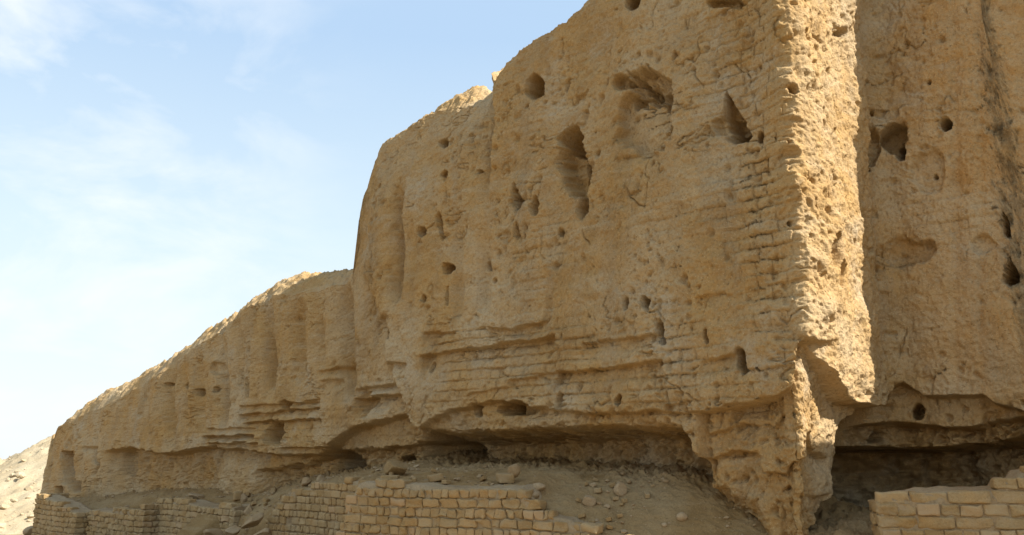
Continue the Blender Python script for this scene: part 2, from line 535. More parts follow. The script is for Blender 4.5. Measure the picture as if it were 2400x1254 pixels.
    # pockets: x, y, rx, ry, depth, drop, tilt
    for x, y, rx, ry, d, dr, ti in (
            (1490, 8, 16, 20, .40, 0, 0), (1265, 205, 17, 27, .30, .25, 0), (1262, 222, 12, 10, .2, 0, 0), (1342, 330, 24, 28, .28, 0, 0), (1352, 385, 34, 75, .26, .2, 0.1),
            (1368, 402, 17, 56, .55, .2, 0.1), (1374, 480, 12, 34, .22, -.2, 0), (1530, 212, 50, 40, .22, 0, 0), (1518, 290, 62, 75, .13, 0, 0), (1570, 243, 14, 22, .5, 0, 0.1), (1470, 200, 20, 16, .15, 0, 0),
            (1508, 205, 8, 28, .14, .0, 0.7), (1722, 268, 17, 50, .22, .8, 0.2), (1715, 300, 34, 22, .12, 0, 0), (1740, 320, 25, 20, .5, 0, 0), (1785, 325, 8, 14, .15, 0, 0), (1852, 216, 13, 13, .35, 0, 0),
            (1222, 472, 12, 19, .40, .4, .15), (1216, 445, 5, 16, .22, .4, .1), (1265, 484, 9, 21, .25, .3, 0), (1038, 528, 7, 28, .28, .3, .12), (1030, 332, 13, 12, .25, 0, 0),
            (1047, 408, 10, 8, .18, 0, 0), (1060, 630, 13, 14, .28, 0, 0), (996, 546, 9, 11, .2, 0, 0), (910, 782, 11, 13, .22, 0, 0),
            (1521, 712, 9, 15, .25, .3, .2), (1481, 713, 6, 13, .2, .3, 0), (1558, 782, 10, 26, .5, -.2, .1), (1744, 852, 11, 27, .6, -.2, .15),
            (1668, 790, 5, 15, .2, 0, 0), (1322, 547, 7, 7, .15, 0, 0), (1120, 963, 9, 12, .25, 0, 0), (1208, 958, 40, 16, .22, 0, 0), (1186, 955, 9, 17, .3, 0, 0), (879, 1090, 22, 19, .8, .35, -.2),
            (742, 1088, 24, 34, .55, .2, 0), (620, 1012, 22, 26, .35, 0, 0), (655, 950, 9, 14, .2, 0, 0), (430, 903, 8, 9, .3, 0, 0), (452, 918, 6, 8, .3, 0, 0), (487, 912, 5, 8, .25, 0, 0), (375, 900, 4, 5, .15, 0, 0),
            (1015, 862, 4, 11, .2, 0, 0), (845, 942, 6, 16, .2, 0, 0), (838, 942, 14, 32, .12, 0, 0), (505, 770, 8, 10, .12, 0, 0), (1780, 905, 12, 40, .0, 0, 0),
            (1455, 938, 9, 12, .2, 0, 0), (1318, 945, 8, 20, .12, 0, 0), (1845, 340, 6, 6, .2, 0, 0), (1850, 525, 5, 6, .15, 0, 0), (1000, 700, 6, 9, .15, 0, 0),
            (1150, 622, 5, 10, .15, 0, 0), (1705, 12, 40, 12, .16, 0, -.2), (1133, 405, 6, 6, .12, 0, 0), (565, 905, 4, 24, .1, 0, 0), (638, 850, 5, 10, .12, 0, 0), (706, 850, 4, 20, .12, 0, 0),
            (1060, 700, 4, 22, .10, 0, 0), (485, 860, 12, 14, .08, 0, 0), (1220, 545, 5, 16, .14, 0, 0), (1900, 700, 0.1, 0.1, 0, 0, 0)):
        A = A + hole(qx, qy, x, y, rx, ry, d, j2, dr, .25, ti)
    # far left end: squared pocket, crack, alcoves
    def box(x0, x1, y0, y1, d, s=2.5):
        return -d * sst(x0 - s, x0 + s, qx + 0.25 * j1) * (1 - sst(x1 - s, x1 + s, qx + 0.25 * j1)) * sst(y0 - s, y0 + s, qy + 0.3 * j1) * (1 - sst(y1 - 8, y1 + 8, qy + 0.5 * j1))
    A = A + box(138, 167, 1058, 1132, .50) + box(120, 136, 1140, 1166, .55) + box(158, 178, 1128, 1150, .45) + box(248, 272, 1060, 1112, .25)
    A = A - .4 * np.exp(-((qx - np.interp(qy, [1050, 1078, 1090, 1112], [217, 213, 219, 211])) / 3.0) ** 2) * sst(1045, 1055, qy) * (1 - sst(1105, 1118, qy))
    A = A + box(188, 214, 1048, 1054, .12)
    D = D + rA * A
    # the thin split right of the corner holes
    # return: flat sunlit face, corner snapped off below a slanting edge, deep hollow behind the stump
    Rr = lip(qx, qy, [(1780, 790), (1886, 792), (1915, 815), (1945, 860), (1985, 915), (2000, 935), (2046, 948), (2200, 948)], .30, 8, None, 4, 1.0 * j1)
    sx_ = np.interp(qy, [940, 985, 1040, 1100, 1160, 1254, 1350], [2075, 2036, 2022, 2022, 2016, 1975, 1920]) + 0.8 * j1
    Rr = Rr - 1.25 * sst(-8, 14, qx - sx_) * sst(945, 985, qy)
    Rr = Rr + lip(qx, qy, [(1880, 1150), (1960, 1160), (2000, 1160)], .07, 8, None, 4, j1) + lip(qx, qy, [(1880, 1000), (1900, 1020), (1935, 1005), (1960, 1050), (2000, 1070)], .14, 8, 60, 4, 2 * j1)
    Rr = Rr + hole(qx, qy, 1940, 590, 14, 34, .10, j2) + hole(qx, qy, 1975, 75, 12, 12, .10, j2) + hole(qx, qy, 1960, 640, 8, 30, .07, j2) + hole(qx, qy, 1925, 500, 8, 16, .06, j2)
    D = D + r2 * (Rr - 0.05 * fbm(X, Y * 1.3, Z, 2.2, 3))
    # recessed face B
    Bb = lip(qx, qy, [(2030, 948), (2078, 940), (2096, 902), (2116, 893), (2166, 925), (2300, 920), (2330, 945), (2400, 962), (3200, 960)], .26, 9, None, 30, 0.8 * j1)
    Bb = Bb + lip(qx, qy, [(2000, 1000), (2100, 985), (2200, 998), (2260, 996), (2330, 982), (2400, 968), (3200, 960)], .40, 12, None, 30, j1)
    Bb = Bb + lip(qx, qy, [(1960, 1010), (2060, 1042), (2200, 1044), (2300, 1030), (2400, 1015), (3200, 1000)], 1.3, 16, None, 30, j1)
    for x, y, rx, ry, d, dr, ti in ((2102, 325, 30, 36, .30, 0, 0), (2112, 352, 17, 26, .6, 0, .2), (2170, 395, 40, 46, .07, 0, 0), (2216, 291, 11, 15, .35, 0, 0), (2040, 345, 22, 40, .15, 0, 0),
                                    (2352, 522, 9, 28, .45, .5, .2), (2368, 640, 15, 30, .5, .7, 0), (2036, 400, 5, 7, .15, 0, 0), (2188, 410, 4, 5, .15, 0, 0), (2040, 265, 9, 9, .1, 0, 0),
                                    (2145, 962, 8, 16, .35, 0, 0), (2105, 1022, 6, 14, .25, 0, 0), (2300, 570, 30, 24, .06, 0, 0), (2182, 195, 4, 5, .1, 0, 0), (2130, 590, 50, 30, .10, 0, 0)):
        Bb = Bb + hole(qx, qy, x, y, rx, ry, d, j2, dr, .25, ti)
    for x, d, w in ((2237, .035, 12), (2296, .03, 9)):
        Bb = Bb - d * np.exp(-((qx - x - 4 * perlin(ZZ * .8, 0 * ZZ + x, 0 * ZZ)) / w) ** 2) * sst(60, 200, qy + 120)
    D = D + r3 * Bb
    return D


def courses(AA, ZZ, seed=0.0, ch=0.165, bl=0.40):
    """eroded brickwork: joint groove 0..1, per-brick offset -1..1, soft recess of worn beds"""
    wz = ZZ + 0.02 * perlin(AA * 0.7, ZZ * 0.7, 0 * AA + 3)
    wa = AA + 0.03 * perlin(AA * 3, ZZ * 3, 0 * AA + 8)
    r = np.floor(wz / ch)
    fz = wz / ch - r
    L = np.where((r.astype(int) % 2) == 0, bl, bl * 0.55)
    sh_ = np.modf(np.abs(np.sin(r * 12.9898 + seed)) * 43758.5)[0]
    ca = wa / L + sh_
    b = np.floor(ca)
    fa = ca - b
    h = np.modf(np.abs(np.sin(r * 78.233 + b * 37.719 + seed)) * 43758.5)[0]
    dz = np.minimum(fz, 1 - fz) * ch
    da = np.minimum(fa, 1 - fa) * L
    g = np.maximum(1 - sst(0.004, 0.022, dz), (1 - sst(0.003, 0.018, da)) * 0.8)
    rr = np.modf(np.abs(np.sin(r * 4.137 + seed)) * 9571.3)[0]
    return g, h * 2 - 1, rr * 2 - 1


NRF = 700
# pass 1: large forms on an even grid, to spread the rows by arc length
NR1 = 420
vv = np.linspace(0, 1, NR1)[:, None]
Z1 = ZB + (ZT[None, :] - ZB) * vv
x1, y1 = base_xy(Z1)
q1x, q1y = project(x1, y1, Z1)
bc = lambda v: np.broadcast_to(v[None, :], Z1.shape)
D1 = macro(q1x, q1y, bc(AC), Z1, bc(VC), bc(PR))
seg = np.hypot(np.diff(Z1, axis=0), np.diff(D1, axis=0) * 0.9)
vis = np.where((q1y[1:] > -40) & (q1y[1:] < 1300), 1.0, 0.25)      # coarser where buried or far up
s = np.concatenate([np.zeros((1, NC)), np.cumsum(seg * vis, 0)])
# smooth the distribution sideways so the rows do not shear
def blur(v, hw_, n=3):
    for _ in range(n):
        pad = np.pad(v, [(0, 0)] * (v.ndim - 1) + [(hw_ + 1, hw_)], mode='edge')
        cs = np.cumsum(pad, -1)
        v = (cs[..., 2 * hw_ + 1:] - cs[..., :-2 * hw_ - 1]) / (2 * hw_ + 1)
    return v


# rows under a smooth common height are shared by neighbouring columns; the rest fill up to each column's own top
padz = np.pad(ZT, (45, 45), mode='edge')
ZL = np.min(np.stack([padz[k:k + NC] for k in range(91)]), 0)
ZL = np.minimum(blur(ZL, 14, 3), ZT - 0.05) - 0.15
sL = np.array([np.interp(ZL[c], Z1[:, c], s[:, c]) for c in range(NC)])
fr = blur(np.clip(sL / s[-1], 0.25, 0.94), 20, 3)
ts = np.linspace(0, 1, 400)
zl1 = np.empty((400, NC)); zl2 = np.empty((400, NC))
for c in range(NC):
    zl1[:, c] = (np.interp(ts * sL[c], s[:, c], Z1[:, c]) - ZB) / (ZL[c] - ZB)
    zl2[:, c] = (np.interp(sL[c] + ts * (s[-1, c] - sL[c]), s[:, c], Z1[:, c]) - ZL[c]) / (ZT[c] - ZL[c])
zl1 = blur(zl1, 12, 3); zl2 = blur(zl2, 3, 2)
ZF = np.empty((NRF, NC))
tv = np.linspace(0, 1, NRF)
for c in range(NC):
    f_ = fr[c]
    ZF[:, c] = np.where(tv < f_, ZB + (ZL[c] - ZB) * np.interp(tv / f_, ts, zl1[:, c]),
                        ZL[c] + (ZT[c] - ZL[c]) * np.interp((tv - f_) / (1 - f_), ts, zl2[:, c]))

fx, fy = base_xy(ZF)
fqx, fqy = project(fx, fy, ZF)
bc = lambda v: np.broadcast_to(v[None, :], ZF.shape)
AG, VG, RG = bc(AC), bc(VC), bc(PR)
DF = macro(fqx, fqy, AG, ZF, VG, RG)
REC = sst(0.30, 0.75, -DF)
HX3 = fx + PD[None, :, 0] * DF; HY3 = fy + PD[None, :, 1] * DF      # where the large forms put each point
# eroded brick relief, stronger in patches and near the outer corner
ALONG = AG - np.where(RG >= 2, VG * 0.8, 0)
g, hb, rr = courses(ALONG, ZF)
pm = fbm(AG, VG, ZF, 0.6, 3)
msk = sst(0.02, 0.36, pm + 0.16 * np.exp(-((fqx - 1500) / 330) ** 2 - ((fqy - 560) / 260) ** 2)
          + 0.30 * np.exp(-((fqx - 1800) / 120) ** 2 - ((fqy - 430) / 330) ** 2)
          + 0.35 * sst(900, 1000, fqx) * (1 - sst(1560, 1660, fqx)) * sst(740, 820, fqy) * (1 - sst(930, 1000, fqy))
          + 0.35 * sst(440, 520, fqx) * (1 - sst(760, 860, fqx)) * sst(900, 960, fqy)) * (1 - REC) * (1 - 0.8 * WRET[None, :]) * (0.35 + 0.65 * sst(780, 900, fqx) + 0.2 * (1 - sst(780, 900, fqx)) * sst(920, 960, fqy))
led = sst(930, 1000, fqx) * (1 - sst(1580, 1680, fqx)) * sst(750, 800, fqy) * (1 - sst(930, 980, fqy)) + sst(440, 520, fqx) * (1 - sst(760, 860, fqx)) * sst(920, 960, fqy) * (1 - sst(1050, 1090, fqy)) * 0.35
DF = DF + msk * (-0.016 * g + 0.014 * hb + 0.008 * rr) + led * sst(-0.15, 0.1, pm) * (-0.020 * g + 0.012 * hb)
nearc = np.exp(-((AG - 0.35) / 0.55) ** 2) * WFACE[None, :] * (fqy < 780)
lay = perlin(AG * 0.8, VG * 0.8, ZF * 4.2)
lay = fbm(AG * 1.1, VG * 1.1, ZF * 1.3, 2.2, 4) * sst(-0.1, 0.25, fbm(AG, VG, ZF + 30, 0.9, 2))
DF = DF + nearc * (0.10 * lay + 0.02 * hb - 0.015 * g + 0.13 * fbm(AG, VG, ZF, 2.2, 4))
SC = _sg[None, :]
not_ = sst(0.10, 0.22, perlin(SC * 0.9 + 4, 0 * ZF, ZF * 1.9)) * np.exp(-(SC / 0.28) ** 2)
DF = DF - 0.08 * not_ * (fqy < 800)
DF = DF + (1 - WRET[None, :]) * (0.001 + 0.013 * sst(850, 1150, fqx)) * (1 - 0.8 * nearc) * perlin(AG * 1.1, VG * 1.1, ZF * 6.5)
# weathered skin: clods, grain, spongy sunlit return
n1 = fbm(HX3, HY3, ZF, 4.0, 3)
n2 = fbm(HX3, HY3, ZF, 14.0, 3, 0.6)
SM = 0.55 + 0.45 * sst(780, 900, fqx)
CL = sst(-0.02, 0.30, fbm(AG + 60, VG, ZF, 0.75, 3)) * SM
DF = DF + 0.05 * SM * n1 + (0.032 - 0.004 * WRET[None, :]) * n2
DF = DF + 0.020 * WRET[None, :] * (fbm(AG, VG, ZF, 7.0, 3, ridged=True) - 0.2)
DF = DF + (0.012 + 0.008 * WRET[None, :]) * fbm(AG, VG, ZF * 0.8, 26.0, 2)
DF = DF + 0.03 * (1 - sst(780, 900, fqx)) * fbm(AG, VG, ZF * 0.25, 3.2, 4, 0.6)
n3 = fbm(AG, VG, ZF, 9.0, 2)
DF = DF - CL * (0.05 * sst(0.18, 0.5, n3) + 0.07 * sst(0.26, 0.5, fbm(AG + 9, VG, ZF * 0.8, 5.0, 2)))
DF = DF + (PR >= 2)[None, :] * REC * (fqy > 930) * 0.45 * fbm(HX3, HY3, ZF, 2.3, 5, 0.6)
hollow = REC * np.where(fqy > 930, 1.0, 0.6)
DF = DF + hollow * (0.17 * fbm(HX3, HY3, ZF, 4.0, 4, 0.65) + 0.08 * fbm(HX3, HY3, ZF, 8.0, 3, ridged=True) - 0.09 * sst(0.1, 0.45, fbm(HX3 + 3, HY3, ZF, 8.0, 2)))
low_ = sst(925, 975, fqy) * WFACE[None, :] * sst(850, 980, fqx)
DF = DF + low_ * (0.09 * fbm(HX3 + 12, HY3, ZF * 1.3, 3.5, 4, 0.6) - 0.06 * sst(0.15, 0.4, fbm(HX3 + 5, HY3, ZF, 6.0, 2)))
# thin drying cracks, mostly upright
ck = fbm(AG * 1.2 + 70, VG, ZF * 0.7, 1.3, 4)
cm = sst(0.10, 0.25, fbm(AG, VG + 50, ZF, 1.1, 3)) * (1 - WRET[None, :])
DF = DF - 0.055 * cm * np.exp(-(ck / 0.014) ** 2)
ck = fbm(AG * 0.5 + 20, VG, ZF * 1.6, 1.6, 4)
cm = sst(0.12, 0.25, fbm(AG + 31, VG, ZF, 1.0, 3)) * (1 - WRET[None, :])
DF = DF - 0.05 * cm * np.exp(-(ck / 0.016) ** 2)
# scattered pores
pr = np.random.default_rng(11)
colx = np.arange(NC)
npor = 6500
pc = pr.integers(60, NC - 60, npor)
pzr = pr.random(npor)
for c, t in zip(pc, pzr):
    r = int(60 + t * (NRF - 90))
    if pr.random() > 0.25 + CL[r, c]:
        continue
    rad = 0.009 + 0.034 * pr.random() ** 4
    if PR[c] == 1:
        rad *= 1 + 0.035 * AC[c]
    a0, z0 = AC[c] - (VC[c] if PR[c] >= 2 else 0), ZF[r, c]
    cw, rw = 14, 22
    ca, cb, ra, rb = max(c - cw, 0), min(c + cw, NC), max(r - rw, 0), min(r + rw, NRF)
    da = (AC[ca:cb] - np.where(PR[ca:cb] >= 2, VC[ca:cb], 0))[None, :] - a0
    dz = ZF[ra:rb, ca:cb] - z0
    el = 0.8 + 0.9 * pr.random()
    q = (da / rad) ** 2 + (dz / (rad * el)) ** 2
    DF[ra:rb, ca:cb] -= min(rad * 1.7, 0.08) * np.exp(-q ** 1.5)
# sideways and vertical raggedness so edges overhang a little
wa_ = 0.035 * fbm(AG + 40, VG, ZF, 3.0, 3)
wz_ = 0.025 * fbm(AG, VG + 40, ZF, 4.0, 3)
TAN = np.stack([-PD[:, 1], PD[:, 0]], 1)
FX = fx + PD[None, :, 0] * DF + TAN[None, :, 0] * wa_
FY = fy + PD[None, :, 1] * DF + TAN[None, :, 1] * wa_
FZ = ZF + wz_

# top: crumbling crown sloping up and back, then the plain back face
NT = 90
tw = np.linspace(0, 1, NT + 1)[1:] ** 1.5
spine_a = np.clip(AC, 3.0, A_END - 2.2)
spine = C0 - spine_a[:, None] * DA - NA * 3.4
rB = PR == 3
spine[rB] = (PP - NA[None] * 3.4)[rB]
rR = PR == 2
spine[rR] = (C0 - 3.0 * DA - NA * 5.2)
tx, ty = FX[-1], FY[-1]
tz = FZ[-1]
sm_ = np.where(PR == 1, 1.0, 0.0)
bxs = np.where(PR == 1, blur(tx, 16, 2), tx); bys = np.where(PR == 1, blur(ty, 16, 2), ty)
bzs = np.where((PR == 1) & (np.abs(np.gradient(blur(tz, 3, 1))) < 0.06), blur(tz, 7, 2), tz)
topq, topqy = project(tx, ty, FZ[-1])
depth = ty
elev = (HOR - topqy) / FPX
rise = np.interp(topq, RISE[:, 0], RISE[:, 1]) * depth / FPX
rise = rise + np.interp(topq, [60, 110, 180, 560, 640, 840, 845], [0.1, 0.15, 0.27, 0.25, 0.16, 0.1, 0.0])
rise = np.where(PR == 1, rise, 0.1)
elf = np.interp(topq, [60, 836, 850, 990, 1030, 1150, 1164, 1200], [0.8, 0.8, 0.15, 0.2, 0.75, 0.75, 0.05, 0.0])
TXs, TYs, TZs = [], [], []
for t in tw:
    q_ = max(0, 1 - t * 14)
    X_ = (tx * q_ + bxs * (1 - q_)) + (spine[:, 0] - tx) * t
    Y_ = (ty * q_ + bys * (1 - q_)) + (spine[:, 1] - ty) * t
    Zb_ = tz * q_ + bzs * (1 - q_)
    k = min(t / 0.20, 1.0)
    hgt = (rise + np.maximum(elev, 0) * elf) * (math.sin(k * math.pi / 2)) - 0.8 * max(t - 0.35, 0) ** 1.5
    fall = min(1, t * 20)
    n = 0.16 * fall * fbm(X_, Y_, bzs, 1.6, 4) + 0.20 * fall * fbm(X_, Y_, bzs + hgt, 4.5, 4, 0.65)
    TXs.append(X_); TYs.append(Y_); TZs.append(Zb_ + hgt + n)
TX, TY, TZ = np.array(TXs), np.array(TYs), np.array(TZs)
bk = np.linspace(0, 1, 8)[1:, None]
BX = np.repeat(TX[-1:], 7, 0); BY = np.repeat(TY[-1:], 7, 0)
BZ = TZ[-1:] + (ZB - TZ[-1:]) * bk
WX = np.concatenate([FX, TX, BX]); WY = np.concatenate([FY, TY, BY]); WZ = np.concatenate([FZ, TZ, BZ])
NRW = WX.shape[0]

wall = empty('mudbrick_wall', (C0[0], C0[1], 0), 'huge weathered mudbrick wall, holed and undercut, with a sunlit corner edge', 'wall')
cut1 = int(np.argmin(np.abs(np.where(PR == 1, project(PP[:, 0], PP[:, 1], 4.0 + 0 * AC)[0], 1e9) - 842)))
cut2 = int(np.nonzero(PR == 3)[0][0])
for nm, lab, c0, c1 in (('low_stretch', 'lower ruined stretch falling away to the left, grooved by rain', 0, cut1),
                        ('tall_bastion', 'tall bastion with deep holes and a sunlit end face', cut1, cut2),
                        ('recessed_bay', 'shaded recessed bay right of the sunlit corner', cut2, NC - 1)):
    sl = slice(c0, c1 + 1)
    V = np.stack([WX[:, sl], WY[:, sl], WZ[:, sl]], -1).reshape(-1, 3)
    o = link_mesh(nm, V, grid_faces(NRW, c1 + 1 - c0), M_WALL, wall)
    o['label'] = lab

# ------------------------------------------------------------------ low brick walls
def brick_template(n=5):
    idx, V, F = {}, [], []
    def vid(p):
        if p not in idx:
            idx[p] = len(V); V.append(p)
        return idx[p]
    for ax in range(3):
        for sgn in (0, n):
            for i in range(n):
                for jj in range(n):
                    q = []
                    for (di, dj) in ((0, 0), (1, 0), (1, 1), (0, 1)):
                        p = [0, 0, 0]
                        p[ax] = sgn
                        p[(ax + 1) % 3] = i + di
                        p[(ax + 2) % 3] = jj + dj
                        q.append(vid(tuple(p)))
                    F.append(q if sgn == n else q[::-1])
    V = np.array(V, float) / n * 2 - 1
    return V, np.array(F)


BT_V, BT_F = brick_template(6)
# push template rows towards the edges so the rounding is well described
BT_V = np.sign(BT_V) * np.abs(BT_V) ** 0.55


class Bricks:
    def __init__(self):
        self.V, self.F, self.T, self.n = [], [], [], 0

    def add(self, c, ux, uy, half, r, tilt=0.0, rough=0.010):
        """c centre (3), ux along (2), uy out (2), half sizes (along, out, up)"""
        half = np.array(half)
        r = min(r, 0.9 * half.min())
        p = BT_V * half
        q = np.clip(p, -(half - r), half - r)
        d = p - q
        l = np.linalg.norm(d, axis=1)[:, None]
        p = q + np.where(l > 1e-6, d / np.maximum(l, 1e-6) * r, 0)
        w = np.stack([c[0] + ux[0] * p[:, 0] + uy[0] * p[:, 1], c[1] + ux[1] * p[:, 0] + uy[1] * p[:, 1], c[2] + p[:, 2] + tilt * p[:, 0]], 1)
        nn = perlin(w[:, 0] * 9, w[:, 1] * 9, w[:, 2] * 9 + self.n * 0.37)
        n3 = perlin(w[:, 0] * 24, w[:, 1] * 24, w[:, 2] * 24)
        k = rough * nn + 0.5 * rough * n3
        w[:, 0] += uy[0] * k + ux[0] * 0.6 * rough * nn
        w[:, 1] += uy[1] * k + ux[1] * 0.6 * rough * nn
        w[:, 2] += 0.6 * rough * perlin(w[:, 0] * 11 + 5, w[:, 1] * 11, w[:, 2] * 11)
        self.V.append(w); self.F.append(BT_F + self.base())
        self.T.append(np.full(len(w), rng.random()))
        self.n += 1

    def base(self):
        return self.n * len(BT_V)

    def build(self, name, mat, parent):
        o = link_mesh(name, np.concatenate(self.V), np.concatenate(self.F), mat, parent)
        at = o.data.attributes.new('tone', 'FLOAT', 'POINT')
        at.data.foreach_set('value', np.concatenate(self.T).astype(np.float32))
        return o


def low_wall(name, label, P, Q, tops, nco, ch, bl, thick=0.45, seed=1, ret=None, retl=None, group='low brick walls at the foot of the great wall', wear=0.034, drift=0.0, jt=0.011, rnd=0.7, mrec=0.034):
    """P right end, Q left end (plan points of the front face); tops: list of (fraction from P, top z)"""
    rr = random.Random(seed)
    P, Q = np.array(P, float), np.array(Q, float)
    L = np.linalg.norm(Q - P)
    u = (Q - P) / L
    n = np.array([-u[1], u[0]])
    if n @ NA < 0:
        n = -n
    tf = np.array(tops, float)
    zmax = tf[:, 1].max()
    root = empty(name, (P[0], P[1], zmax - nco * ch), label, 'brick wall', group)
    bk = Bricks()
    faces = [(P, u, n, L, None)]
    if ret:                       # right end, running back from P
        faces.append((P - n * 0.0, -n, -u, ret, tf[0, 1]))
    if retl:
        faces.append((Q, -n, u, retl, tf[-1, 1]))
    joint = jt
    core = []
    for fi, (S, d, nn, LL, flat) in enumerate(faces):
        for k in range(nco):
            zc = zmax - (k + 0.5) * ch
            header = (k + fi) % 2 == 1
            x = rr.uniform(-0.5, 0) * bl if fi == 0 else 0.0
            while x < LL:
                l = (bl if not header else bl * 0.56) * rr.uniform(0.78, 1.2)
                if rr.random() < 0.08:
                    l *= 0.6
                x0, x1 = max(x, 0), min(x + l, LL)
                x += l
                if x1 - x0 < 0.05:
                    continue
                xm = (x0 + x1) / 2
                tz = np.interp(xm / LL, tf[:, 0], tf[:, 1]) if flat is None else flat
                if zc + 0.45 * ch > tz + 0.02 + rr.uniform(-0.25, 0.15) * ch:
                    continue
                if rr.random() < 0.004 and k > 1:
                    continue
                worn = (tz - zc) < ch * 1.2 and rr.random() < 0.5
                dep = 0.11
                out = rr.uniform(-0.012, 0.010) - (rr.uniform(0, 0.03) if worn else 0)
                hz = (ch - joint) / 2 * rr.uniform(0.92, 1.05)
                zj = zc + rr.uniform(-0.006, 0.006) + drift * xm + 0.012 * math.sin(xm * 1.7 + seed)
                c2 = S + d * xm + nn * (out - dep)
                bk.add((c2[0], c2[1], zj), d, nn, ((x1 - x0 - joint * rr.uniform(0.5, 1.3)) / 2, dep, hz),
                       rnd * rr.uniform(0.016, 0.034), rr.uniform(-0.02, 0.02), wear * rr.uniform(0.7, 1.5))
    bk.build('brickwork', M_BRICK, root)
    # mud core behind the brick faces
    ns = max(8, int(L / 0.06))
    m = 26
    V = []
    xs = np.linspace(0.03, L - 0.03, ns)
    zt = np.interp(xs / L, tf[:, 0], tf[:, 1]) - 0.07 + 0.03 * np.array([fbm(xs, 0 * xs + seed, 0 * xs, 4.0, 3)]).ravel()
    zb = zmax - nco * ch - 0.1
    prof = [(0, -0.03)] * 12 + [(1, -0.03 - (thick - 0.06) * t) for t in np.linspace(0, 1, 10)] + [(2, 0)] * 4
    for j in range(12):
        t = j / 11
        z = zb + (zt - zb) * t
        off = -mrec + 0.014 * perlin(xs * 7, z * 7, 0 * xs + seed)
        p = P[None] + u[None] * xs[:, None] + n[None] * off[:, None]
        V.append(np.column_stack([p, z]))
    for t in np.linspace(0, 1, 10)[1:]:
        off = -0.034 - (thick - 0.06) * t
        z = zt + 0.05 * t + 0.03 * fbm(xs, 0 * xs + t * 0.5, 0 * xs + seed, 5.0, 3)
        p = P[None] + u[None] * xs[:, None] + n[None] * off
        V.append(np.column_stack([p, z]))
    pb = V[-1].copy(); pb[:, 2] = zb
    V.append(pb)
    nr = len(V)
    V = np.concatenate(V)
    F = grid_faces(nr, ns)
    e1 = np.arange(nr) * ns
    # end caps as fans
    cv = len(V)
    V = np.concatenate([V, [V[e1].mean(0)], [V[e1 + ns - 1].mean(0)]])
    o = link_mesh('mortar', V, F, M_MORTAR, root)
    capF = []
    for i in range(nr):
        capF.append((e1[i], e1[(i + 1) % nr], cv))
        capF.append((e1[i] + ns - 1, e1[(i + 1) % nr] + ns - 1, cv + 1))
    import bmesh
    bm = bmesh.new(); bm.from_mesh(o.data); bm.verts.ensure_lookup_table()
    for f in capF:
        try:
            bm.faces.new([bm.verts[int(i)] for i in f])
        except ValueError:
            pass
    bm.to_mesh(o.data); bm.free()
    return root


def on_line(px, v):
    """plan point on the line parallel to the long face at distance v in front of it, seen at survey column px"""
    d = ray(px, 1130)
    k = d[0] / d[1]
    # C0 - a DA + v NA = (k Y, Y)
    S = C0 + v * NA
    a = (S[0] - k * S[1]) / (DA[0] - k * DA[1])
    return S - a * DA


def zpix(P, py):
    """height of survey row py above plan point P"""
    d = ray(CX, py)
    return EYE[2] + d[2] / d[1] * P[1]


def tops_from(P, Q, pts):
    P, Q = np.array(P), np.array(Q)
    L = np.linalg.norm(Q - P); u = (Q - P) / L
    r = []
    for px, py in pts:
        d = ray(px, py); k = d[0] / d[1]
        t = (P[0] - k * P[1]) / (k * u[1] - u[0])
        t = min(max(t, 0), L)
        r.append((t / L, zpix(P + u * t, py)))
    return sorted(r)


W = []
p1, q1 = on_line(186, 1.2), on_line(88, 1.2)
low_wall('low_brick_wall', 'farthest low brick wall under the left end of the great wall', p1, q1,
         tops_from(p1, q1, [(186, 1200), (150, 1178), (104, 1160), (88, 1158)]), 12, 0.125, 0.27, seed=2, ret=0.6, retl=0.8)
p2, q2 = on_line(341, 0.95), on_line(214, 0.95)
low_wall('low_brick_wall', 'second low brick wall from the left, with a shaded right end', p2, q2,
         tops_from(p2, q2, [(341, 1182), (320, 1190), (290, 1192), (214, 1190)]), 10, 0.125, 0.27, seed=3, ret=0.6)
p3, q3 = on_line(552, 0.6), on_line(370, 0.6)
low_wall('low_brick_wall', 'third low brick wall from the left, rubble lying along its top and right end', p3, q3,
         tops_from(p3, q3, [(552, 1182), (530, 1180), (480, 1184), (440, 1172), (370, 1166)]), 10, 0.125, 0.27, seed=4)
p4 = at_depth(875, 1150, 13.85)[:2]
q4 = at_depth(628, 1150, 16.2)[:2]
low_wall('low_brick_wall', 'worn small brick wall stepping down to the rubble on its left', p4, q4,
         tops_from(p4, q4, [(875, 1118), (835, 1118), (760, 1130), (700, 1138), (668, 1150), (655, 1165), (640, 1195), (628, 1210)]), 11, 0.122, 0.235, seed=5, wear=0.018)
p5 = at_depth(1400, 1200, 11.0)[:2]
q5 = at_depth(789, 1150, 13.0)[:2]
low_wall('low_brick_wall', 'largest low brick wall in the middle foreground, its right end stepping down into the dirt', p5, q5,
         tops_from(p5, q5, [(1400, 1245), (1385, 1222), (1345, 1213), (1338, 1208), (1245, 1188), (1238, 1160), (1215, 1133), (1060, 1132), (930, 1122), (850, 1120), (838, 1122), (826, 1148), (814, 1185), (802, 1220), (789, 1254)]),
         12, 0.127, 0.26, seed=6)
p6 = at_depth(2480, 1130, 9.25)[:2]
q6 = at_depth(2052, 1150, 9.75)[:2]
low_wall('low_brick_wall', 'broad brick wall in the dark right corner, under the recessed bay', p6, q6,
         tops_from(p6, q6, [(2480, 1092), (2385, 1094), (2383, 1114), (2347, 1116), (2345, 1136), (2165, 1140), (2085, 1150), (2080, 1170), (2052, 1176)]),
         10, 0.133, 0.37, seed=8, retl=0.8, rnd=0.6, jt=0.010, mrec=0.022, wear=0.03)

